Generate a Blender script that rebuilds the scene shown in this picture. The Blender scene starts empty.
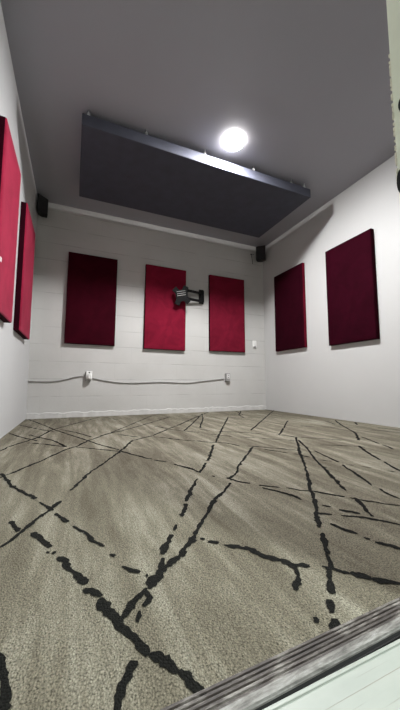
import bpy, bmesh, math, random
from mathutils import Vector, Matrix

# ------------------------------------------------------------------ measures (metres)
W, D, H = 3.2388, 3.8632, 2.60          # room: x 0..W, back wall at y = D, ceiling at H
FRONT = 0.40                            # inner face of the front wall
DOOR_L, DOOR_R, DOOR_H = 0.03, 1.13, 2.05
CAM = Vector((0.46913, 0.0, 0.40329))

scn = bpy.context.scene
COL = scn.collection
random.seed(7)

CARPET_LINES = [
 (0.01,[(0.089,2.113),(0.108,2.239),(0.243,2.517),(0.32,2.89),(0.46,3.163),(0.784,3.764),(0.869,3.931)]),
 (0.011,[(0.201,1.526),(0.213,1.557),(0.259,1.635),(0.306,1.726),(0.37,1.852),(0.442,2.007),(0.516,2.1),(0.583,2.251),(0.675,2.402),(0.78,2.556),(0.994,2.94),(1.388,3.654),(1.552,3.874)]),
 (0.01,[(0.676,2.425),(0.9,2.647),(1.069,2.836),(1.206,3.008),(1.555,3.443)]),
 (0.009,[(0.028,3.814),(0.161,3.445),(0.344,2.88),(0.465,2.561),(0.565,2.298),(0.648,2.077),(0.742,1.88)]),
 (0.011,[(0.749,1.848),(0.797,1.721),(0.844,1.628),(0.871,1.583)]),
 (0.01,[(0.878,1.568),(0.925,1.506)]),
 (0.01,[(0.946,1.455),(0.991,1.361),(1.015,1.273)]),
 (0.007,[(1.044,1.205),(1.049,1.188)]),
 (0.011,[(1.087,1.157),(1.107,1.107),(1.14,1.053)]),
 (0.01,[(1.163,1.024),(1.185,1.008),(1.225,0.973)]),
 (0.01,[(1.243,0.959),(1.274,0.917),(1.305,0.898),(1.347,0.843),(1.377,0.804)]),
 (0.011,[(1.158,0.996),(1.191,0.947),(1.213,0.874),(1.216,0.843)]),
 (0.011,[(1.385,0.79),(1.41,0.751),(1.479,0.676)]),
 (0.011,[(1.18,0.746),(1.218,0.714)]),
 (0.011,[(1.238,0.699),(1.296,0.663),(1.329,0.617),(1.343,0.588)]),
 (0.01,[(1.245,0.78),(1.262,0.76)]),
 (0.011,[(1.268,0.733),(1.304,0.686)]),
 (0.009,[(0.008,3.353),(0.147,3.087),(0.267,2.883),(0.342,2.767)]),
 (0.008,[(0.015,2.825),(0.164,2.529),(0.255,2.389)]),
 (0.01,[(0.171,2.685),(0.27,2.506),(0.364,2.343),(0.445,2.104)]),
 (0.009,[(0.207,2.334),(0.317,2.235),(0.445,2.097)]),
 (0.01,[(0.382,2.894),(0.502,2.673),(0.611,2.407)]),
 (0.009,[(0.498,2.075),(0.637,1.939),(0.747,1.835)]),
 (0.013,[(0.321,0.895),(0.346,0.941),(0.363,0.983),(0.387,1.039),(0.418,1.098),(0.444,1.161)]),
 (0.012,[(0.475,1.251),(0.496,1.301),(0.52,1.369),(0.556,1.467),(0.607,1.56),(0.667,1.68),(0.749,1.848)]),
 (0.013,[(0.749,1.848),(0.866,2.132),(0.979,2.229),(1.043,2.271)]),
 (0.012,[(1.043,2.271),(1.21,2.487),(1.451,2.786),(1.952,3.456),(2.216,3.79)]),
 (0.016,[(0.322,1.053),(0.334,1.014),(0.348,0.972)]),
 (0.01,[(1.929,3.404),(1.573,2.774),(1.351,2.399)]),
 (0.009,[(0.805,2.443),(0.874,2.342),(0.936,2.27)]),
 (0.008,[(1.191,2.785),(1.258,2.557),(1.335,2.406),(1.446,2.277)]),
 (0.008,[(1.481,2.159),(1.598,2.014)]),
 (0.008,[(1.643,1.972),(1.725,1.894)]),
 (0.008,[(1.761,1.857),(1.846,1.759),(1.932,1.702)]),
 (0.007,[(1.508,2.422),(1.565,2.338)]),
 (0.007,[(1.613,2.261),(1.749,2.149),(1.874,2.018)]),
 (0.008,[(1.948,1.938),(2.047,1.78),(2.173,1.662),(2.24,1.573)]),
 (0.008,[(1.978,1.517),(2.115,1.425),(2.182,1.348)]),
 (0.009,[(1.046,2.223),(1.111,2.152),(1.187,2.036),(1.297,1.931),(1.359,1.867),(1.433,1.817),(1.477,1.694)]),
 (0.009,[(1.525,1.674),(1.579,1.619),(1.671,1.518),(1.735,1.432)]),
 (0.008,[(1.56,1.55),(1.635,1.419)]),
 (0.008,[(1.65,1.386),(1.676,1.288)]),
 (0.008,[(1.681,1.229),(1.72,1.18)]),
 (0.008,[(1.745,1.098),(1.757,1.079)]),
 (0.008,[(1.776,1.056),(1.802,1.017)]),
 (0.008,[(1.823,0.955),(1.84,0.931)]),
 (0.012,[(2.172,3.13),(1.833,2.589),(1.536,2.111),(1.384,1.856)]),
 (0.013,[(1.336,1.788),(1.294,1.723),(1.197,1.552),(1.127,1.441)]),
 (0.013,[(1.107,1.408),(1.057,1.333),(1.012,1.266)]),
 (0.014,[(0.968,1.194),(0.916,1.11),(0.858,1.014),(0.843,0.983)]),
 (0.014,[(0.837,0.967),(0.806,0.913),(0.786,0.884)]),
 (0.012,[(0.757,0.841),(0.74,0.811)]),
 (0.015,[(0.729,0.792),(0.697,0.743),(0.682,0.712)]),
 (0.014,[(0.676,0.701),(0.665,0.681),(0.659,0.661),(0.646,0.648)]),
 (0.014,[(0.938,0.961),(0.901,0.914),(0.885,0.895),(0.856,0.861),(0.819,0.814),(0.785,0.768)]),
 (0.017,[(0.785,0.768),(0.749,0.73),(0.718,0.692)]),
 (0.019,[(0.729,0.71),(0.714,0.689)]),
 (0.015,[(0.718,0.692),(0.689,0.671),(0.661,0.65),(0.632,0.623)]),
 (0.017,[(0.649,0.643),(0.629,0.621),(0.621,0.612)]),
 (0.013,[(0.621,0.612),(0.604,0.598),(0.586,0.58),(0.571,0.565),(0.557,0.55)]),
 (0.013,[(1.072,1.095),(1.007,1.025),(0.938,0.961)]),
 (0.012,[(1.535,1.637),(1.389,1.471),(1.219,1.282),(1.147,1.177),(1.092,1.141)]),
 (0.012,[(0.618,0.61),(0.62,0.586),(0.613,0.578),(0.603,0.569)]),
 (0.013,[(0.596,0.561),(0.592,0.549),(0.587,0.537)]),
 (0.012,[(0.187,1.6),(0.216,1.541),(0.253,1.429),(0.291,1.341),(0.323,1.293),(0.367,1.213)]),
 (0.013,[(0.38,1.175),(0.401,1.135),(0.43,1.085)]),
 (0.014,[(0.434,1.056),(0.455,1.017),(0.475,0.981)]),
 (0.014,[(0.483,0.945),(0.515,0.897),(0.53,0.849),(0.547,0.811),(0.556,0.803)]),
 (0.013,[(0.568,0.765),(0.578,0.752)]),
 (0.014,[(0.584,0.704),(0.602,0.681),(0.617,0.668)]),
 (0.008,[(0.625,0.655),(0.629,0.648)]),
 (0.018,[(0.385,0.95),(0.409,0.901),(0.423,0.874),(0.431,0.851)]),
 (0.009,[(0.426,0.832),(0.433,0.825)]),
 (0.01,[(0.439,0.824),(0.446,0.817)]),
 (0.015,[(0.449,0.794),(0.471,0.776),(0.475,0.735),(0.499,0.704),(0.507,0.673)]),
 (0.018,[(0.509,0.663),(0.521,0.646),(0.532,0.624)]),
 (0.021,[(0.532,0.621),(0.545,0.581),(0.556,0.545)]),
 (0.015,[(0.554,0.553),(0.564,0.533),(0.575,0.514),(0.584,0.49),(0.59,0.471)]),
 (0.017,[(0.59,0.471),(0.608,0.446),(0.619,0.427)]),
 (0.016,[(0.62,0.429),(0.627,0.415),(0.633,0.395),(0.642,0.382)]),
 (0.016,[(0.563,0.472),(0.552,0.451),(0.542,0.433),(0.533,0.412)]),
 (0.017,[(0.38,0.561),(0.39,0.535),(0.399,0.512),(0.408,0.49),(0.409,0.463)]),
 (0.008,[(0.789,0.744),(0.8,0.737)]),
 (0.013,[(0.802,0.723),(0.824,0.706)]),
 (0.014,[(0.831,0.69),(0.858,0.674),(0.882,0.652)]),
 (0.015,[(0.873,0.665),(0.889,0.637),(0.9,0.608),(0.926,0.586)]),
 (0.018,[(0.921,0.588),(0.928,0.569),(0.93,0.549),(0.92,0.524)]),
 (0.015,[(0.92,0.527),(0.904,0.507),(0.885,0.493)]),
 (0.012,[(0.932,0.557),(0.949,0.554),(0.968,0.546)]),
 (0.012,[(2.019,1.792),(1.748,1.455),(1.638,1.316)]),
 (0.013,[(1.638,1.316),(1.531,1.169),(1.42,1.031),(1.337,0.932),(1.261,0.833)]),
 (0.017,[(1.261,0.833),(1.217,0.779),(1.173,0.734)]),
 (0.014,[(1.178,0.739),(1.119,0.668)]),
 (0.016,[(1.102,0.644),(1.059,0.588),(1.038,0.564)]),
 (0.014,[(1.038,0.564),(1.018,0.539),(0.998,0.516)]),
 (0.018,[(1.004,0.521),(0.978,0.496),(0.941,0.46)]),
 (0.016,[(0.923,0.451),(0.915,0.438),(0.903,0.425)]),
 (0.017,[(0.893,0.415),(0.886,0.402),(0.873,0.391)]),
 (0.01,[(0.868,0.429),(0.863,0.417)]),
 (0.015,[(0.99,0.531),(1.012,0.51),(1.026,0.489)]),
 (0.019,[(1.026,0.489),(1.041,0.472),(1.054,0.46)]),
 (0.017,[(1.054,0.46),(1.075,0.444),(1.095,0.424)]),
 (0.011,[(1.166,0.673),(1.176,0.631),(1.185,0.601)]),
 (0.012,[(1.186,0.581),(1.192,0.568)]),
 (0.013,[(1.192,0.554),(1.211,0.528),(1.221,0.505)]),
 (0.01,[(1.964,1.709),(1.849,1.505),(1.677,1.253),(1.581,1.092)]),
 (0.013,[(1.581,1.092),(1.523,1.002),(1.476,0.923),(1.43,0.845)]),
 (0.013,[(1.402,0.783),(1.354,0.704),(1.319,0.657)]),
 (0.01,[(1.812,1.399),(1.778,1.282),(1.733,1.153)]),
 (0.013,[(1.713,1.111),(1.653,0.994),(1.615,0.919),(1.571,0.845)]),
 (0.012,[(1.565,0.811),(1.545,0.764),(1.535,0.712)]),
 (0.013,[(2.187,1.395),(2.07,1.249),(1.979,1.103)]),
 (0.014,[(1.96,1.068),(1.907,0.991),(1.869,0.919)]),
 (0.009,[(2.98,2.44),(2.859,2.198)]),
 (0.013,[(3.114,2.43),(2.884,2.149),(2.699,1.892),(2.569,1.726),(2.351,1.526)]),
 (0.011,[(2.487,1.617),(2.42,1.477),(2.373,1.385)]),
 (0.011,[(2.355,1.358),(2.331,1.301),(2.29,1.241)]),
 (0.007,[(2.467,2.25),(2.551,2.146)]),
 (0.008,[(2.611,2.12),(2.757,2.026)]),
 (0.01,[(2.868,1.821),(2.969,1.637)]),
 (0.008,[(3.034,1.876),(3.102,1.723)]),
 (0.012,[(3.15,2.873),(3.131,2.787)]),
 (0.013,[(3.177,2.226),(3.029,2.089)]),
 (0.012,[(3.326,3.752),(2.916,3.323),(2.262,2.608),(1.89,2.202)]),
 (0.009,[(3.215,3.854),(3.128,3.382)]),
 (0.011,[(2.606,2.596),(2.265,2.232),(1.97,1.928)]),
 (0.01,[(2.636,3.743),(2.482,3.3)]),
 (0.01,[(2.743,3.782),(2.434,3.319),(2.32,3.013)]),
 (0.009,[(2.047,3.613),(1.84,3.109),(1.542,2.502)]),
 (0.007,[(2.183,3.125),(2.385,2.986),(2.636,2.85)]),
 (0.009,[(0.261,3.575),(0.403,3.759),(0.567,3.995)]),
 (0.008,[(0.833,3.687),(0.941,3.385)]),
]


# ------------------------------------------------------------------ helpers
def link(name, bm, mats, parent=None, smooth=False, loc=None):
    me = bpy.data.meshes.new(name)
    bmesh.ops.recalc_face_normals(bm, faces=bm.faces[:])
    bm.to_mesh(me); bm.free()
    if not isinstance(mats, (list, tuple)): mats = [mats]
    for m in mats: me.materials.append(m)
    if smooth:
        for p in me.polygons: p.use_smooth = True
    o = bpy.data.objects.new(name, me)
    COL.objects.link(o)
    if parent: o.parent = parent
    if loc: o.location = loc
    return o

def tag(o, label, cat, group=None):
    o['label'] = label; o['category'] = cat
    if group: o['group'] = group
    return o

def thing(name, label, cat, loc=(0, 0, 0), rotz=0.0, group=None):
    o = bpy.data.objects.new(name, None)
    COL.objects.link(o)
    o.location = loc; o.rotation_euler = (0, 0, rotz); o.empty_display_size = 0.05
    return tag(o, label, cat, group)

def struct(o):
    o['kind'] = 'structure'
    return o

def add_box(bm, x0, x1, y0, y1, z0, z1, bevel=0.0, seg=2, mat=0, M=None):
    vs = [bm.verts.new((x, y, z)) for x in (x0, x1) for y in (y0, y1) for z in (z0, z1)]
    fs = [bm.faces.new([vs[i] for i in q]) for q in
          ((0, 1, 3, 2), (4, 6, 7, 5), (0, 4, 5, 1), (2, 3, 7, 6), (0, 2, 6, 4), (1, 5, 7, 3))]
    for f in fs: f.material_index = mat
    if bevel > 0:
        es = list({e for f in fs for e in f.edges})
        r = bmesh.ops.bevel(bm, geom=es, offset=bevel, segments=seg, affect='EDGES', profile=0.5)
        vs = list({v for f in r['faces'] for v in f.verts} | {v for v in vs if v.is_valid})
    if M is not None:
        bmesh.ops.transform(bm, matrix=M, verts=[v for v in vs if v.is_valid])
    return vs

def add_cyl(bm, p0, p1, r0, r1=None, n=16, caps=True):
    p0 = Vector(p0); p1 = Vector(p1); r1 = r0 if r1 is None else r1
    d = (p1 - p0).normalized()
    a = d.orthogonal().normalized(); b = d.cross(a)
    A, B = [], []
    for i in range(n):
        t = 2 * math.pi * i / n
        u = a * math.cos(t) + b * math.sin(t)
        A.append(bm.verts.new(p0 + u * r0)); B.append(bm.verts.new(p1 + u * r1))
    for i in range(n):
        j = (i + 1) % n
        bm.faces.new((A[i], A[j], B[j], B[i]))
    if caps:
        bm.faces.new(A[::-1]); bm.faces.new(B)

def add_tube(bm, pts, r, n=10):
    pts = [Vector(p) for p in pts]
    rings = []
    up = Vector((0, 0, 1))
    for i, p in enumerate(pts):
        d = (pts[min(i + 1, len(pts) - 1)] - pts[max(i - 1, 0)]).normalized()
        a = d.cross(up)
        if a.length < 1e-4: a = d.cross(Vector((0, 1, 0)))
        a.normalize(); b = a.cross(d)
        rings.append([bm.verts.new(p + (a * math.cos(2 * math.pi * k / n) + b * math.sin(2 * math.pi * k / n)) * r) for k in range(n)])
    for A, B in zip(rings, rings[1:]):
        for k in range(n):
            j = (k + 1) % n
            bm.faces.new((A[k], A[j], B[j], B[k]))
    bm.faces.new(rings[0][::-1]); bm.faces.new(rings[-1])

def add_prism(bm, poly, z0, z1, mat=0):
    """plan polygon [(x, y)...] extruded z0..z1"""
    A = [bm.verts.new((x, y, z0)) for x, y in poly]
    B = [bm.verts.new((x, y, z1)) for x, y in poly]
    n = len(poly)
    fs = [bm.faces.new(A[::-1]), bm.faces.new(B)]
    for i in range(n):
        j = (i + 1) % n
        fs.append(bm.faces.new((A[i], A[j], B[j], B[i])))
    for f in fs: f.material_index = mat
    return A + B

def add_profile_x(bm, prof, x0, x1):
    """closed (y, z) profile extruded along x"""
    A = [bm.verts.new((x0, y, z)) for y, z in prof]
    B = [bm.verts.new((x1, y, z)) for y, z in prof]
    n = len(prof)
    bm.faces.new(A); bm.faces.new(B[::-1])
    for i in range(n):
        j = (i + 1) % n
        bm.faces.new((A[i], B[i], B[j], A[j]))

def smooth_path(pts, sub=6):
    pts = [Vector(p) for p in pts]
    out = []
    P = [pts[0]] + pts + [pts[-1]]
    for i in range(1, len(P) - 2):
        for s in range(sub):
            t = s / sub
            a, b, c, d = P[i - 1], P[i], P[i + 1], P[i + 2]
            out.append(0.5 * ((2 * b) + (-a + c) * t + (2 * a - 5 * b + 4 * c - d) * t * t + (-a + 3 * b - 3 * c + d) * t ** 3))
    out.append(pts[-1])
    return out

# ------------------------------------------------------------------ materials
class Mat:
    def __init__(s, name):
        s.m = bpy.data.materials.new(name); s.m.use_nodes = True
        s.nt = s.m.node_tree; s.n = s.nt.nodes; s.l = s.nt.links
        s.b = s.n['Principled BSDF']
        s.tc = s.n.new('ShaderNodeTexCoord')
    def set(s, **k):
        for key, v in k.items():
            s.b.inputs[key.replace('_', ' ')].default_value = v
        return s
    def mapping(s, scale=(1, 1, 1), loc=(0, 0, 0), rot=(0, 0, 0)):
        mp = s.n.new('ShaderNodeMapping')
        mp.inputs['Scale'].default_value = scale
        mp.inputs['Location'].default_value = loc
        mp.inputs['Rotation'].default_value = rot
        s.l.new(s.tc.outputs['Object'], mp.inputs['Vector'])
        return mp.outputs['Vector']
    def noise(s, vec, scale, detail=4, rough=0.55, dist=0.0):
        t = s.n.new('ShaderNodeTexNoise')
        t.inputs['Scale'].default_value = scale; t.inputs['Detail'].default_value = detail
        t.inputs['Roughness'].default_value = rough; t.inputs['Distortion'].default_value = dist
        s.l.new(vec, t.inputs['Vector'])
        return t.outputs['Fac']
    def ramp(s, fac, stops):
        r = s.n.new('ShaderNodeValToRGB')
        el = r.color_ramp.elements
        while len(el) < len(stops): el.new(0.5)
        for e, (p, c) in zip(el, stops):
            e.position = p; e.color = (*c, 1) if len(c) == 3 else c
        s.l.new(fac, r.inputs['Fac'])
        return r.outputs['Color']
    def mix(s, a, b, fac, mode='MIX'):
        m = s.n.new('ShaderNodeMix'); m.data_type = 'RGBA'; m.blend_type = mode
        for idx, v in ((6, a), (7, b), (0, fac)):
            if hasattr(v, 'links'): s.l.new(v, m.inputs[idx])
            else: m.inputs[idx].default_value = v if idx == 0 else (*v, 1)
        return m.outputs[2]
    def math(s, op, a, b=None):
        m = s.n.new('ShaderNodeMath'); m.operation = op
        for i, v in enumerate((a, b)):
            if v is None: continue
            if hasattr(v, 'links'): s.l.new(v, m.inputs[i])
            else: m.inputs[i].default_value = v
        return m.outputs[0]
    def color(s, sock): s.l.new(sock, s.b.inputs['Base Color']); return s
    def bump(s, h, strength=0.3, dist=0.01):
        b = s.n.new('ShaderNodeBump')
        b.inputs['Strength'].default_value = strength; b.inputs['Distance'].default_value = dist
        s.l.new(h, b.inputs['Height']); s.l.new(b.outputs['Normal'], s.b.inputs['Normal'])
        return s

def plain(name, col, rough=0.6, metal=0.0, var=0.12, scale=40, bump=0.0):
    M = Mat(name).set(Roughness=rough, Metallic=metal)
    v = M.mapping()
    f = M.noise(v, scale)
    c0 = tuple(c * (1 - var) for c in col); c1 = tuple(min(1, c * (1 + var)) for c in col)
    M.color(M.ramp(f, [(0.3, c0), (0.7, c1)]))
    if bump: M.bump(f, bump, 0.002)
    return M.m

def wall_paint(name, col):
    M = Mat(name).set(Roughness=0.55)
    v = M.mapping()
    big = M.noise(v, 1.3, 5, 0.6)
    c = M.ramp(big, [(0.3, tuple(x * 0.95 for x in col)), (0.7, col)])
    M.color(c)
    M.bump(M.noise(v, 60, 6, 0.65), 0.10, 0.004)
    return M.m

def block_wall():
    """white painted concrete block: long courses, grooves mostly filled with paint"""
    M = Mat('painted_block').set(Roughness=0.55)
    mp = M.n.new('ShaderNodeMapping')
    sep = M.n.new('ShaderNodeSeparateXYZ'); comb = M.n.new('ShaderNodeCombineXYZ')
    M.l.new(M.tc.outputs['Object'], sep.inputs[0])
    wob = M.noise(M.mapping(), 5, 3)
    zz = M.math('ADD', sep.outputs['Z'], M.math('MULTIPLY', M.math('SUBTRACT', wob, 0.5), 0.006))
    M.l.new(sep.outputs['X'], comb.inputs['X']); M.l.new(zz, comb.inputs['Y'])
    M.l.new(comb.outputs[0], mp.inputs['Vector'])
    mp.inputs['Location'].default_value = (0.08, -0.038, 0)
    br = M.n.new('ShaderNodeTexBrick')
    br.inputs['Scale'].default_value = 1.0
    br.inputs['Brick Width'].default_value = 0.411; br.inputs['Row Height'].default_value = 0.2055
    br.inputs['Mortar Size'].default_value = 0.0045; br.inputs['Mortar Smooth'].default_value = 0.6
    br.offset = 0.5; br.squash = 1.0
    M.l.new(mp.outputs['Vector'], br.inputs['Vector'])
    # vertical joints are filled almost flush, bed joints stay visible
    bed = M.n.new('ShaderNodeMath'); bed.operation = 'PINGPONG'
    M.l.new(M.math('SUBTRACT', zz, 0.038), bed.inputs[0]); bed.inputs[1].default_value = 0.10275
    bedm = M.n.new('ShaderNodeMapRange'); bedm.inputs['From Min'].default_value = 0.0; bedm.inputs['From Max'].default_value = 0.006
    bedm.inputs['To Min'].default_value = 1.0; bedm.inputs['To Max'].default_value = 0.0
    M.l.new(bed.outputs[0], bedm.inputs['Value'])
    breakup = M.ramp(M.noise(M.mapping((1.2, 1, 3)), 3.0, 4), [(0.40, (0.05,) * 3), (0.60, (1,) * 3)])
    joint = M.math('MAXIMUM', M.math('MULTIPLY', bedm.outputs['Result'], 1.0), M.math('MULTIPLY', br.outputs['Fac'], 0.15))
    jv = M.math('MULTIPLY', joint, breakup)
    base = M.ramp(M.noise(M.mapping(), 2.0, 5), [(0.3, (0.475, 0.465, 0.445)), (0.7, (0.535, 0.525, 0.505))])
    M.color(M.mix(base, (0.27, 0.26, 0.245), M.math('MULTIPLY', jv, 0.75)))
    h = M.math('SUBTRACT', M.math('MULTIPLY', M.noise(M.mapping(), 45, 5, 0.6), 0.16), M.math('MULTIPLY', jv, 0.55))
    M.bump(h, 0.55, 0.006)
    return M.m

def carpet_mat(name, stops, streak):
    """loop-pile carpet: round tufts in rows, soft colour drift stretched along the room"""
    M = Mat(name).set(Roughness=0.95)
    M.b.inputs['Specular IOR Level'].default_value = 0.15
    vo = M.n.new('ShaderNodeTexVoronoi'); vo.inputs['Scale'].default_value = 1.0
    vo.inputs['Randomness'].default_value = 0.75
    M.l.new(M.mapping((290, 225, 150), rot=(0, 0, 0.35)), vo.inputs['Vector'])
    tuft = vo.outputs['Distance']
    streaks = M.noise(M.mapping((13, 1.5, 1)), 1.0, 6, 0.65, 0.3)
    drift = M.noise(M.mapping((1.6, 1.0, 1)), 1.1, 4, 0.55)
    fac = M.math('ADD', M.math('MULTIPLY', streaks, streak), M.math('MULTIPLY', drift, 1 - streak))
    base = M.ramp(fac, stops)
    fine = M.noise(M.mapping((330, 300, 200)), 1.0, 2, 0.6)
    pits = M.ramp(fine, [(0.34, (0.35,) * 3), (0.47, (0.95,) * 3), (0.72, (1.28,) * 3)])
    shade = M.ramp(tuft, [(0.05, (1.10,) * 3), (0.45, (0.94,) * 3), (0.80, (0.68,) * 3)])
    per = M.ramp(vo.outputs['Color'], [(0.0, (0.84,) * 3), (1.0, (1.12,) * 3)])
    c = M.mix(M.mix(M.mix(base, shade, 1.0, 'MULTIPLY'), per, 1.0, 'MULTIPLY'), pits, 1.0, 'MULTIPLY')
    M.color(c)
    M.bump(M.math('MULTIPLY', tuft, -1.0), 0.8, 0.004)
    return M.m

def velvet(name, col, sheen, tint):
    M = Mat(name).set(Roughness=0.85)
    M.b.inputs['Specular IOR Level'].default_value = 0.03
    M.b.inputs['Sheen Weight'].default_value = sheen
    M.b.inputs['Sheen Roughness'].default_value = 0.35
    M.b.inputs['Sheen Tint'].default_value = (*tint, 1)
    v = M.mapping()
    nap = M.noise(v, 5, 5, 0.6, 0.8)
    c = M.ramp(nap, [(0.3, tuple(x * 0.75 for x in col)), (0.7, tuple(x * 1.2 for x in col))])
    M.color(c)
    M.bump(M.noise(v, 350, 2), 0.15, 0.001)
    return M.m

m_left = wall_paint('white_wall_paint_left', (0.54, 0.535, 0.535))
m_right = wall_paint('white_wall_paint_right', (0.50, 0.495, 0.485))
m_front = wall_paint('dimmed_wall_paint_front', (0.30, 0.295, 0.285))  # unseen wall, darkened so it bounces less light into the shadows
m_block = block_wall()
m_ceil = wall_paint('grey_ceiling_paint', (0.295, 0.290, 0.318))
m_base = plain('baseboard_paint', (0.52, 0.51, 0.49), 0.6, var=0.08, scale=14, bump=0.3)
m_carpet = carpet_mat('greige_carpet', [(0.36, (0.132, 0.115, 0.083)), (0.50, (0.208, 0.187, 0.139)), (0.64, (0.365, 0.345, 0.272))], 0.62)
m_line = carpet_mat('dark_carpet_line', [(0.3, (0.006, 0.006, 0.005)), (0.7, (0.011, 0.011, 0.009))], 0.5)
m_cloud = plain('black_panel_fabric', (0.042, 0.044, 0.062), 0.75, var=0.12, scale=9, bump=0.05)
m_black = plain('black_plastic', (0.008, 0.008, 0.009), 0.55)
m_grille = plain('speaker_cloth', (0.010, 0.010, 0.011), 0.8, var=0.3, scale=400, bump=0.3)
m_bmetal = plain('black_powder_coat', (0.007, 0.007, 0.0075), 0.55, 0.0)
m_steel = plain('bright_steel', (0.6, 0.6, 0.6), 0.35, 0.9)
m_conduit = plain('grey_cable_sheath', (0.34, 0.335, 0.32), 0.45)
m_whitepl = plain('white_plastic', (0.78, 0.77, 0.75), 0.4, var=0.03)
m_greybox = plain('grey_outlet_box', (0.33, 0.32, 0.31), 0.45, 0.3)
m_dark = plain('dark_slot', (0.005, 0.005, 0.005), 0.8)
m_jamb = plain('aged_cream_paint', (0.78, 0.79, 0.65), 0.55, var=0.08, scale=6, bump=0.1)
m_chip = plain('bare_wood_chip', (0.70, 0.66, 0.55), 0.8)

def worn_metal(name, c0, c1, c2):
    M = Mat(name).set(Roughness=0.6, Metallic=0.0)
    f = M.noise(M.mapping((12, 60, 60)), 1.6, 6, 0.7, 0.3)
    M.color(M.ramp(f, [(0.30, c0), (0.5, c1), (0.68, c2)]))
    M.bump(f, 0.4, 0.002)
    return M.m
m_thresh = worn_metal('weathered_sill', (0.016, 0.012, 0.010), (0.060, 0.048, 0.042), (0.27, 0.25, 0.225))
m_thstrip = worn_metal('scuffed_sill_strip', (0.035, 0.031, 0.028), (0.19, 0.18, 0.165), (0.36, 0.355, 0.335))

def porch_mat():
    M = Mat('painted_porch_boards').set(Roughness=0.5)
    sep = M.n.new('ShaderNodeSeparateXYZ'); M.l.new(M.tc.outputs['Object'], sep.inputs[0])
    pp = M.n.new('ShaderNodeMath'); pp.operation = 'PINGPONG'
    M.l.new(sep.outputs['Y'], pp.inputs[0]); pp.inputs[1].default_value = 0.0068
    g = M.n.new('ShaderNodeMapRange'); g.inputs['From Max'].default_value = 0.0008
    g.inputs['To Min'].default_value = 1; g.inputs['To Max'].default_value = 0
    M.l.new(pp.outputs[0], g.inputs['Value'])
    brk = M.ramp(M.noise(M.mapping((3, 95, 1)), 1.2, 3, 0.6), [(0.50, (0,) * 3), (0.66, (1,) * 3)])
    gv = M.math('MULTIPLY', g.outputs['Result'], brk)
    base = M.ramp(M.noise(M.mapping((3, 9, 1)), 3, 5), [(0.3, (0.315, 0.34, 0.305)), (0.7, (0.37, 0.39, 0.35))])
    M.color(M.mix(base, (0.20, 0.165, 0.11), M.math('MULTIPLY', gv, 0.7)))
    M.bump(M.math('MULTIPLY', gv, -1), 0.3, 0.002)
    return M.m
m_porch = porch_mat()

m_bmetal.node_tree.nodes['Principled BSDF'].inputs['Specular IOR Level'].default_value = 0.2
m_black.node_tree.nodes['Principled BSDF'].inputs['Specular IOR Level'].default_value = 0.25

# ------------------------------------------------------------------ room shell
def slab(name, x0, x1, y0, y1, z0, z1, m):
    bm = bmesh.new(); add_box(bm, x0, x1, y0, y1, z0, z1)
    return struct(link(name, bm, m))
T = 0.12
slab('wall_back', -T, W + T, D, D + T, -0.1, H + 0.1, m_block)
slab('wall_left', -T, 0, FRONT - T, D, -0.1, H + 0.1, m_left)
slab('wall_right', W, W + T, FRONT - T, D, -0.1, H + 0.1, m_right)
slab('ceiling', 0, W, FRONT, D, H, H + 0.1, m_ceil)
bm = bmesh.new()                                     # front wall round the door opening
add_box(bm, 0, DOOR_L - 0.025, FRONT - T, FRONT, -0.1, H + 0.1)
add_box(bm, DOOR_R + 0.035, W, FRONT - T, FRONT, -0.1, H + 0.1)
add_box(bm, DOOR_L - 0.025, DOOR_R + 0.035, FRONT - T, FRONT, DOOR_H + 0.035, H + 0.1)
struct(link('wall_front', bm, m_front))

# ------------------------------------------------------------------ carpet: pile and its dark drawn lines are one mesh
def carpet():
    bm = bmesh.new()
    add_box(bm, 0, W, FRONT - 0.027, D, -0.1, 0.0)
    rng = random.Random(3)
    z = 0.0012
    for width, pts in CARPET_LINES:
        far = min(1.0, max(0.0, (pts[0][1] - 0.9) / 1.2))
        width = max(width * 0.92, 0.6 * width + 0.0055 + 0.0035 * far)
        P = [Vector((x, y, 0)) for x, y in pts]
        seg = []                                      # resample, about one tuft at a time
        for a, b in zip(P, P[1:]):
            n = max(1, int((b - a).length / 0.005))
            for i in range(n): seg.append(a.lerp(b, i / n))
        seg.append(P[-1])
        if len(seg) < 3: seg = [P[0].lerp(P[-1], i / 4) for i in range(5)]
        prev = None
        n = len(seg)
        slow = rng.random() * 9; wl = wr = 1.0
        knob = [rng.uniform(0.55, 1.40) for _ in range(n // 5 + 3)]
        wander = [rng.uniform(-0.28, 0.28) for _ in range(n // 7 + 3)]
        for i, p in enumerate(seg):
            d = seg[min(i + 2, n - 1)] - seg[max(i - 2, 0)]
            if d.length < 1e-6: d = P[-1] - P[0]
            d.normalize(); nn = Vector((-d.y, d.x, 0))
            if i % 2 == 0 or rng.random() < 0.3:      # tufts step in and out along each side
                wl = rng.uniform(0.62, 1.28); wr = rng.uniform(0.62, 1.28)
            t = i / 5; k = int(t); t -= k
            swell = knob[k] * (1 - t) + knob[k + 1] * t
            t = i / 7; k = int(t); t -= k
            p = p + nn * width * (wander[k] * (1 - t) + wander[k + 1] * t)
            endf = min(1.0, 0.55 + 0.25 * min(i, n - 1 - i))
            hw = width * 0.5 * swell * endf
            A = p + nn * hw * wl; B = p - nn * hw * wr
            for q in (A, B):
                q.x = min(max(q.x, 0.001), W - 0.001); q.y = min(max(q.y, FRONT - 0.018), D - 0.002); q.z = z
            cur = (bm.verts.new(A), bm.verts.new(B))
            if prev:
                f = bm.faces.new((prev[0], prev[1], cur[1], cur[0])); f.material_index = 1
            prev = cur
        z += 0.000004
    o = link('floor', bm, [m_carpet, m_line])
    for p in o.data.polygons:
        if p.material_index == 1 and p.normal.z < 0: p.flip()
    return struct(o)
carpet()

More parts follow.
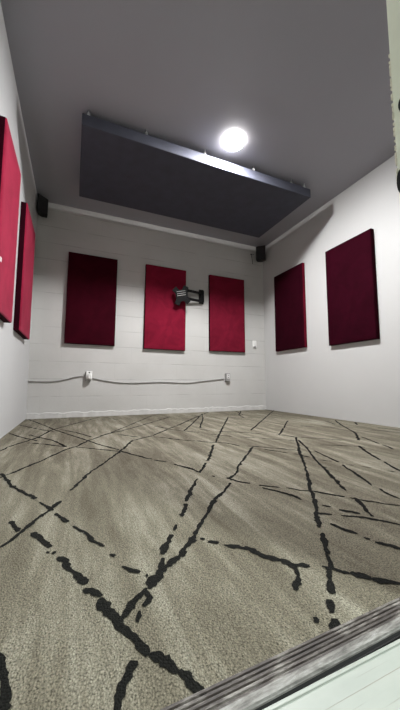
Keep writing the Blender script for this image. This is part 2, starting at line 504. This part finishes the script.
# ------------------------------------------------------------------ foot of the block wall
bm = bmesh.new()                                     # uneven painted mortar skirt along the block wall
rng = random.Random(5)
N = 70; prev = None
for i in range(N + 1):
    x = W * i / N
    h = 0.060 + rng.uniform(-0.008, 0.010); t = 0.012 + rng.uniform(-0.003, 0.004)
    r = [bm.verts.new(v) for v in ((x, D, 0), (x, D - t - 0.004, 0), (x, D - t, h - 0.006), (x, D - t * 0.4, h), (x, D, h))]
    if prev:
        for k in range(5):
            j = (k + 1) % 5
            bm.faces.new((prev[k], r[k], r[j], prev[j]))
    else: bm.faces.new(r)
    prev = r
bm.faces.new(prev[::-1])
struct(link('baseboard_back', bm, m_base))

# ------------------------------------------------------------------ doorway: frame, sill and the porch outside
door = bpy.data.objects.new('door_1', None); COL.objects.link(door); struct(door)
bm = bmesh.new()
add_box(bm, DOOR_R, DOOR_R + 0.035, FRONT - T - 0.01, FRONT + 0.003, 0.0, DOOR_H + 0.035, 0.003)
jr = link('jamb', bm, m_jamb, door)
bm = bmesh.new()
add_box(bm, DOOR_L - 0.025, DOOR_L, FRONT - T - 0.01, FRONT + 0.003, 0.0, DOOR_H + 0.035, 0.003)
link('jamb', bm, m_jamb, door)
bm = bmesh.new()
add_box(bm, DOOR_L, DOOR_R, FRONT - T - 0.01, FRONT + 0.003, DOOR_H, DOOR_H + 0.035, 0.003)
link('head', bm, m_jamb, door)
def jamb_plate(z, hh, y, name):
    """oval strike plate standing proud of the jamb face"""
    bm = bmesh.new()
    ring0, ring1 = [], []
    for k in range(20):
        t = 2 * math.pi * k / 20
        yy = y + 0.011 * math.cos(t); zz = z + hh * math.sin(t)
        ring0.append(bm.verts.new((DOOR_R, yy, zz)))
        ring1.append(bm.verts.new((DOOR_R - 0.007, y + 0.009 * math.cos(t), z + hh * 0.93 * math.sin(t))))
    for k in range(20):
        j = (k + 1) % 20
        bm.faces.new((ring0[k], ring0[j], ring1[j], ring1[k]))
    bm.faces.new(ring1)
    return link(name, bm, m_dark, jr)
jamb_plate(0.852, 0.030, 0.392, 'strike_plate')
jamb_plate(1.028, 0.018, 0.378, 'strike_plate')
bm = bmesh.new()                                     # flaked paint along the jamb arris
rng = random.Random(11)
for k in range(26):
    z0 = 0.86 + k * 0.0125 + rng.uniform(-0.004, 0.004)
    add_box(bm, DOOR_R - 0.0012, DOOR_R + 0.004, FRONT + 0.0015, FRONT + 0.0042 + rng.uniform(0, 0.001), z0, z0 + rng.uniform(0.004, 0.012))
link('paint_chip', bm, m_chip, jr)['kind'] = 'stuff'

th = thing('door_threshold', 'weathered ridged door sill across the doorway at the carpet edge', 'threshold', (0.58, 0.3655, -0.0045), 0.022)
def sill(name, prof, m):
    bm = bmesh.new()
    add_profile_x(bm, [(y - 0.37, z) for y, z in prof], DOOR_L - 0.58, DOOR_R - 0.58)
    return link(name, bm, m, th)
prof = [(0.3985, -0.012), (0.3985, 0.003), (0.396, 0.006)]
y = 0.3945
while y > 0.368:
    prof += [(y, 0.0075), (y - 0.0035, 0.0075), (y - 0.0042, 0.0040), (y - 0.0058, 0.0040)]
    y -= 0.0066
prof += [(0.3665, 0.0070), (0.3665, -0.012)]
sill('ridged_plate', prof, m_thresh)
sill('nosing_strip', [(0.3664, -0.012), (0.3664, 0.0065), (0.364, 0.0078), (0.360, 0.0070), (0.358, 0.0080), (0.3532, 0.0072), (0.3520, 0.0050), (0.3512, 0.0042), (0.3512, -0.012)], m_thstrip)
sill('shaded_gap_strip', [(0.3511, -0.012), (0.3511, 0.0020), (0.349, -0.001), (0.3462, 0.0012), (0.3437, 0.0028), (0.3437, -0.012)], m_dark)  # near-black strip painting the shade of the open gap behind the nosing
bm = bmesh.new()
add_box(bm, -1.6, 4.2, -3.2, 0.3385, -0.10, -0.0010)
add_box(bm, DOOR_L - 0.02, DOOR_R + 0.03, 0.3375, 0.3425, -0.10, 0.0012, 0.0006)
struct(link('floor_outside', bm, m_porch))

# ------------------------------------------------------------------ acoustic panels
def panel_mesh(w, h, t, seed):
    """fabric-wrapped slab, origin at the middle of its back, facing -y; soft edges and a slightly uneven face"""
    bm = bmesh.new()
    nx, nz, e = 12, 22, 0.009
    rng = random.Random(seed)
    def ax(n, L):
        return [-L / 2, -L / 2 + e * 0.35, -L / 2 + e] + [-L / 2 + e + (L - 2 * e) * i / n for i in range(1, n)] + [L / 2 - e, L / 2 - e * 0.35, L / 2]
    xs, zs = ax(nx, w), ax(nz, h)
    ph = [rng.uniform(0, 6) for _ in range(4)]
    grid = []
    for i, x in enumerate(xs):
        row = []
        for k, zz in enumerate(zs):
            ex = min(i, len(xs) - 1 - i); ez = min(k, len(zs) - 1 - k); m = min(ex, ez)
            y = -t + (e if m == 0 else e * 0.28 if m == 1 else 0)
            if m > 2: y -= 0.0012 * math.sin(7 * x + ph[0]) * math.sin(5 * zz + ph[1]) + 0.0008 * math.sin(15 * zz + 9 * x + ph[2])
            row.append(bm.verts.new((x, y, zz)))
        grid.append(row)
    for i in range(len(xs) - 1):
        for k in range(len(zs) - 1):
            bm.faces.new((grid[i][k], grid[i + 1][k], grid[i + 1][k + 1], grid[i][k + 1]))
    loop = [grid[i][0] for i in range(len(xs))] + [grid[-1][k] for k in range(1, len(zs))] \
         + [grid[i][-1] for i in range(len(xs) - 2, -1, -1)] + [grid[0][k] for k in range(len(zs) - 2, 0, -1)]
    back = [bm.verts.new((v.co.x, 0, v.co.z)) for v in loop]
    n = len(loop)
    for i in range(n):
        j = (i + 1) % n
        bm.faces.new((loop[i], loop[j], back[j], back[i]))
    bm.faces.new(back)
    return bm

TINT = (0.9, 0.25, 0.36)
G = 'dark red fabric acoustic panels on the walls'
def wall_panel(label, loc, rotz, w, z0, z1, m, tilt=0.0, seed=1, edge=None):
    edge = edge or v_edge
    o = link('hanging_acoustic_panel', panel_mesh(w, z1 - z0, 0.05, seed), m)
    o.location = (loc[0], loc[1], (z0 + z1) / 2)
    o.rotation_euler = (0, tilt, rotz)
    o.data.materials.append(edge)
    for p in o.data.polygons:
        p.use_smooth = True
        if abs(p.normal.y) < 0.3: p.material_index = 1
    o.data.set_sharp_from_angle(angle=math.radians(50))
    return tag(o, label, 'acoustic panel', G)
v_bright = velvet('red_velvet_left_lit', (0.27, 0.016, 0.042), 0.35, (1.0, 0.30, 0.42))  # brightly lit look of the shared red velvet, put into its colour
v_dim = velvet('red_velvet_corner_shaded', (0.034, 0.0018, 0.006), 0.02, TINT)  # same red velvet with its shade put into the base colour
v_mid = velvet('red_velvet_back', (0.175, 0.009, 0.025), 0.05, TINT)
v_mid2 = velvet('red_velvet_back_darker', (0.150, 0.009, 0.023), 0.06, TINT)  # slightly darker base than the other back panel
v_dark = velvet('red_velvet_right_dimmed', (0.020, 0.0012, 0.0045), 0.015, TINT)  # same red velvet, dim look under the lamp put into the colour
v_dark2 = velvet('red_velvet_right_near_dimmed', (0.022, 0.0012, 0.005), 0.015, TINT)  # as above: dim look of the velvet painted into the base
v_edge = velvet('shaded_velvet_edge', (0.022, 0.0015, 0.005), 0.02, TINT)  # panel sides painted dark; their shade is in this colour
v_edge_lit = velvet('lit_velvet_edge', (0.10, 0.005, 0.014), 0.05, TINT)  # side facing the lamp: its lit look is in this colour
E = 0.0008
pF = wall_panel('red fabric panel in a brightly lit tone on the left wall, nearest the doorway, cut by the photo edge', (E, 2.195, 0), math.pi / 2, 0.525, 0.832, 1.972, v_bright, 0.0, 1)
wall_panel('red fabric panel in a brightly lit tone on the left wall just before the back corner speaker', (E, 3.105, 0), math.pi / 2, 0.59, 0.840, 1.955, v_bright, 0.0, 2)
wall_panel('red fabric panel in the darkest shaded tone on the block wall, above the first outlet', (0.649, D - E, 0), 0, 0.58, 0.873, 2.000, v_dim, 0.006, 3)
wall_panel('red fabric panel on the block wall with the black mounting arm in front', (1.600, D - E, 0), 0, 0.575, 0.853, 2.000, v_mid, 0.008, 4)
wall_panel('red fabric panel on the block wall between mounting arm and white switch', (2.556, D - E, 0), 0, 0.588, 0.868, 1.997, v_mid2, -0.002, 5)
wall_panel('red fabric panel in a dimmed tone on the right wall, next to the back corner', (W - E, 3.235, 0), -math.pi / 2, 0.592, 0.869, 1.996, v_dark, 0.0, 6, v_edge_lit)
wall_panel('large red fabric panel in a dimmed tone on the right wall, nearest the camera', (W - E, 2.250, 0), -math.pi / 2, 0.592, 0.840, 1.976, v_dark2, 0.0, 7)
bm = bmesh.new()                                     # small white sticker on the face of the nearest left panel
add_box(bm, -0.016, 0.010, -0.0535, -0.0495, -0.013, 0.013, 0.0006, 1)
s = link('sticker', bm, m_whitepl, pF); s.location = (-0.190, 0, -0.275)
s['label'] = 'small white sticker'

# ------------------------------------------------------------------ black panel hung under the ceiling
CX0, CX1, CY0, CY1, CZ0, CZ1 = 0.455, 2.812, 2.355, 3.352, 2.450, 2.548
cl = thing('ceiling_panel', 'large black rectangular acoustic panel hung flat just below the grey ceiling', 'ceiling panel', ((CX0 + CX1) / 2, (CY0 + CY1) / 2, CZ1))
bm = bmesh.new()
hx, hy, hz = (CX1 - CX0) / 2, (CY1 - CY0) / 2, CZ1 - CZ0
add_box(bm, -hx, hx, -hy, hy, -hz, 0, 0.006, 2)
link('panel_body', bm, m_cloud, cl)
def hook_bm(x, y):
    bm = bmesh.new()
    add_cyl(bm, (x, y, -0.01), (x, y, H - CZ1), 0.0035, n=8)
    add_cyl(bm, (x, y, -0.001), (x, y, 0.006), 0.012, 0.010, n=12)
    R = 0.010
    ring = [(x + R * math.cos(t), y, 0.018 + R * math.sin(t)) for t in [2 * math.pi * k / 12 for k in range(13)]]
    add_tube(bm, ring, 0.0028, 6)
    return bm
for px in (-1.13, -0.66, -0.10, 0.44, 0.92, 1.10):
    link('screw_eye', hook_bm(px, -hy + 0.012), m_steel, cl, True)
for px in (-1.13, -0.3, 0.5, 1.10):
    link('screw_eye', hook_bm(px, hy - 0.03), m_steel, cl, True)

# ------------------------------------------------------------------ ceiling light
LX, LY = 1.728, 2.168
lt = thing('ceiling_light', 'small round glowing white light on the grey ceiling beside the black panel', 'light', (LX, LY, H))
bm = bmesh.new()
add_cyl(bm, (0, 0, -0.030), (0, 0, 0), 0.088, 0.082, 40)
M = Mat('glowing_bezel').set(Roughness=0.5)
M.b.inputs['Base Color'].default_value = (0.85, 0.85, 0.83, 1)
M.b.inputs['Emission Color'].default_value = (1.0, 0.98, 0.95, 1)
M.b.inputs['Emission Strength'].default_value = 42.0
link('base_ring', bm, M.m, lt)
bm = bmesh.new()
R, hgt = 0.054, 0.006
rings = []
for k in range(8):
    t = k / 8 * math.pi / 2
    rings.append([bm.verts.new((R * math.cos(t) * math.cos(a), R * math.cos(t) * math.sin(a), -0.0302 - hgt * math.sin(t)))
                  for a in [2 * math.pi * i / 32 for i in range(32)]])
for A, B in zip(rings, rings[1:]):
    for i in range(32):
        j = (i + 1) % 32
        bm.faces.new((A[i], A[j], B[j], B[i]))
tip = bm.verts.new((0, 0, -0.0302 - hgt))
for i in range(32): bm.faces.new((rings[-1][i], rings[-1][(i + 1) % 32], tip))
bm.faces.new(rings[0])
M = Mat('lit_diffuser')
M.b.inputs['Base Color'].default_value = (0.9, 0.9, 0.9, 1)
M.b.inputs['Emission Color'].default_value = (0.985, 0.99, 1.0, 1)
M.b.inputs['Emission Strength'].default_value = 4000.0
link('diffuser', bm, M.m, lt, True)

# ------------------------------------------------------------------ corner speakers
def corner_speaker(label, poly, z0, z1, corner):
    """wedge-backed cabinet; poly = plan, first edge is the front grille"""
    cx = sum(p[0] for p in poly) / len(poly); cy = sum(p[1] for p in poly) / len(poly)
    t = thing('corner_speaker', label, 'speaker', (cx, cy, z0), 0, 'small black speakers in the back corners')
    q = [Vector((x - cx, y - cy, 0)) for x, y in poly]
    bm = bmesh.new()
    add_prism(bm, [(v.x, v.y) for v in q], 0, z1 - z0)
    bmesh.ops.bevel(bm, geom=bm.edges[:], offset=0.004, segments=2, affect='EDGES')
    link('cabinet', bm, m_black, t)
    a, b = q[0], q[1]
    d = (b - a).normalized(); n = Vector((d.y, -d.x, 0))
    if n.dot(a) < 0: n = -n
    g = [a + d * 0.008 - n * 0.002, b - d * 0.008 - n * 0.002, b - d * 0.011 + n * 0.006, a + d * 0.011 + n * 0.006]
    bm = bmesh.new()
    add_prism(bm, [(v.x, v.y) for v in g], 0.010, z1 - z0 - 0.010)
    link('grille', bm, m_grille, t)
    c = Vector((corner[0] - cx, corner[1] - cy, 0))
    bm = bmesh.new()
    m = c * 0.12
    e = c * (1 - 0.018 / c.length)
    add_cyl(bm, (m.x, m.y, 0.13), (e.x, e.y, 0.13), 0.012, n=12)
    add_cyl(bm, (e.x, e.y, 0.10), (e.x, e.y, 0.16), 0.014, n=12)
    link('bracket', bm, m_bmetal, t)
    return t
corner_speaker('small black speaker high in the back left corner, above the bright-toned red panels',
               [(0.018, 3.640), (0.122, 3.735), (0.112, 3.800), (0.050, 3.800), (0.018, 3.765)], 2.360, 2.560, (0, D))
corner_speaker('small black speaker high in the back right corner with loose wire',
               [(3.022, 3.745), (3.128, 3.640), (3.165, 3.690), (3.150, 3.760), (3.085, 3.790)], 2.310, 2.535, (W, D))
bm = bmesh.new()
add_tube(bm, smooth_path([(3.060, 3.852, 2.46), (3.022, 3.852, 2.455), (3.010, 3.846, 2.42), (3.018, 3.842, 2.36), (3.024, 3.842, 2.29)], 6), 0.0035, 8)
add_box(bm, 2.998, 3.020, D - 0.012, D, 2.447, 2.461, 0.002)
tag(link('speaker_cord', bm, m_bmetal, None, True), 'thin loose dark wire on the wall below the right corner speaker', 'wire')

# ------------------------------------------------------------------ articulated screen mount
mt = thing('screen_mount', 'black articulated screen mounting arm without a screen, bolted to the block wall', 'wall mount', (2.14, D, 1.655))
bm = bmesh.new()
add_box(bm, -0.036, 0.036, -0.014, 0, -0.105, 0.105, 0.004)
for s in (-1, 1): add_box(bm, -0.036 if s < 0 else 0.026, -0.026 if s < 0 else 0.036, -0.034, -0.012, -0.085, 0.085, 0.003)
link('wall_plate', bm, m_bmetal, mt)
for zz in (-0.075, 0.0, 0.075):
    bm = bmesh.new(); add_cyl(bm, (0, -0.022, zz), (0, -0.013, zz), 0.010, n=6)
    link('bolt', bm, m_steel, mt)
P0, P1 = Vector((-0.012, -0.045, 0)), Vector((-0.270, -0.105, 0))
d = (P1 - P0); ang = math.atan2(d.y, d.x)
for zz in (0.058, -0.058):
    bm = bmesh.new()
    add_box(bm, -0.022, d.length + 0.02, -0.012, 0.012, -0.017, 0.017, 0.005, M=Matrix.Translation(P0 + Vector((0, 0, zz - 0.02))) @ Matrix.Rotation(ang, 4, 'Z'))
    link('arm', bm, m_bmetal, mt)
bm = bmesh.new()
add_cyl(bm, (P0.x, P0.y, -0.11), (P0.x, P0.y, 0.075), 0.016, n=16)
link('pivot', bm, m_bmetal, mt, False)
bm = bmesh.new()
add_cyl(bm, (P1.x, P1.y, -0.125), (P1.x, P1.y, 0.085), 0.020, n=16)
link('pivot', bm, m_bmetal, mt, False)
# screen plate: four-armed, tilted forward and turned
Mh = Matrix.Translation(P1 + Vector((-0.090, -0.062, -0.068))) @ Matrix.Rotation(math.radians(-10), 4, 'Z') @ Matrix.Rotation(math.radians(12), 4, 'X') @ Matrix.Rotation(math.radians(-12), 4, 'Y')
bm = bmesh.new()
add_box(bm, -0.080, 0.080, -0.010, 0.004, -0.078, 0.078, 0.004, M=Mh)
for sx in (-1, 1):
    for sz in (-1, 1):
        R4 = Mh @ Matrix.Translation((sx * 0.060, 0, sz * 0.074)) @ Matrix.Rotation(-sx * sz * math.radians(55), 4, 'Y')
        add_box(bm, -0.044, 0.044, -0.008, 0.004, -0.036, 0.036, 0.004, M=R4)
link('screen_plate', bm, m_bmetal, mt)
bm = bmesh.new()
add_box(bm, -0.045, 0.060, 0.004, 0.075, -0.045, 0.045, 0.006, M=Mh)
link('tilt_head', bm, m_bmetal, mt)
for zz in (0.058, 0.030, 0.004):
    bm = bmesh.new()
    add_box(bm, -0.060, 0.060, -0.0125, -0.0095, zz - 0.004, zz + 0.004, 0.0012, M=Mh)
    link('slot_rib', bm, m_greybox, mt)

# ------------------------------------------------------------------ outlets, cable, switch
def outlet(label, x, z, s=1.0):
    t = thing('outlet_box', label, 'outlet', (x, D, z), 0, 'surface outlets on the block wall')
    bm = bmesh.new(); add_box(bm, -0.034, 0.034, -0.045, 0, -0.060, 0.060, 0.005); link('box', bm, m_greybox, t)
    return t
t = outlet('white surface outlet with plug below the darkest-toned red panel', 0.640, 0.485)
bm = bmesh.new(); add_box(bm, -0.026, 0.042, -0.052, -0.044, -0.040, 0.062, 0.003); link('cover_plate', bm, m_whitepl, t)
bm = bmesh.new(); add_box(bm, -0.006, 0.034, -0.085, -0.052, -0.030, 0.030, 0.006); link('plug', bm, m_whitepl, t)
bm = bmesh.new()
for zz in (0.045,): add_box(bm, 0.0, 0.016, -0.054, -0.0515, zz - 0.007, zz + 0.007, 0.001, 1)
link('socket', bm, m_dark, t)
t = outlet('grey surface outlet with white cover at the right end of the cable', 2.552, 0.487)
bm = bmesh.new(); add_box(bm, -0.034, 0.034, -0.051, -0.044, -0.052, 0.064, 0.003); link('cover_plate', bm, m_greybox, t)
bm = bmesh.new(); add_box(bm, -0.020, 0.020, -0.058, -0.051, -0.016, 0.050, 0.003); link('receptacle', bm, m_whitepl, t)
bm = bmesh.new()
for zz in (0.034, 0.004): add_box(bm, -0.009, 0.009, -0.0600, -0.0575, zz - 0.006, zz + 0.006, 0.001, 1)
link('socket', bm, m_dark, t)
def cable(label, pts):
    bm = bmesh.new()
    add_tube(bm, smooth_path(pts, 8), 0.0080, 10)
    return tag(link('power_cord', bm, m_conduit, None, True), label, 'cable', 'grey cables run along the block wall')
YC = D - 0.0088
cable('grey cable sagging from the left wall to the white outlet with plug',
      [(0.002, YC, 0.428), (0.12, YC, 0.421), (0.27, YC, 0.424), (0.40, YC, 0.450), (0.50, YC, 0.480), (0.604, YC, 0.488)])
def at_row(x, z): return (x, YC, z)
cable('long grey cable sagging between the two outlets on the block wall', [(0.660,YC,0.465),(0.730,YC,0.456),(0.800,YC,0.441),(0.988,YC,0.413),(1.208,YC,0.407),(1.540,YC,0.419),(1.786,YC,0.411),(1.970,YC,0.409),(2.198,YC,0.437),(2.504,YC,0.468)])
sw = thing('light_switch', 'small white switch plate on the block wall near the right corner', 'switch', (3.045, D, 1.005))
bm = bmesh.new(); add_box(bm, -0.036, 0.036, -0.010, 0, -0.052, 0.060, 0.003); link('plate', bm, m_whitepl, sw)
bm = bmesh.new(); add_box(bm, -0.020, 0.020, -0.022, -0.009, -0.052, -0.028, 0.003); link('rocker', bm, m_greybox, sw)
bm = bmesh.new(); add_box(bm, -0.010, 0.010, -0.019, -0.009, -0.010, 0.026, 0.003); link('toggle', bm, m_whitepl, sw)

# ------------------------------------------------------------------ camera
cam = bpy.data.cameras.new('camera'); co = bpy.data.objects.new('camera', cam); COL.objects.link(co)
r = Vector((0.91907598, -0.39407854, 0.00120398)); u = Vector((-0.03856005, -0.086889, 0.99547146)); f = Vector((0.39218933, 0.91496033, 0.09505328))
co.matrix_world = Matrix(((r.x, u.x, -f.x, CAM.x), (r.y, u.y, -f.y, CAM.y), (r.z, u.z, -f.z, CAM.z), (0, 0, 0, 1)))
cam.sensor_fit = 'VERTICAL'; cam.sensor_height = 24.0; cam.lens = 295.39055 / 710 * 24.0
cam.clip_start = 0.02
scn.camera = co

# ------------------------------------------------------------------ light
w = bpy.data.worlds.new('overcast_sky'); scn.world = w; w.use_nodes = True
w.node_tree.nodes['Background'].inputs['Color'].default_value = (0.90, 0.97, 1.0, 1)
w.node_tree.nodes['Background'].inputs['Strength'].default_value = 0.38
def area(name, loc, target, size, power, col):
    l = bpy.data.lights.new(name, 'AREA'); l.shape = 'DISK'; l.size = size; l.energy = power; l.color = col
    o = bpy.data.objects.new(name, l); COL.objects.link(o)
    o.location = loc
    o.rotation_euler = (Vector(target) - Vector(loc)).to_track_quat('-Z', 'Y').to_euler()
    return o
area('doorway_daylight', (1.75, -1.0, 2.0), (0.5, 1.0, 0.0), 0.25, 74.0, (0.92, 1.0, 0.96))  # unseen area light standing in for daylight from outside the doorway

scn.view_settings.view_transform = 'Standard'
scn.view_settings.look = 'None'
scn.view_settings.exposure = 0.0
scn.cycles.max_bounces = 8
scn.cycles.sample_clamp_indirect = 10
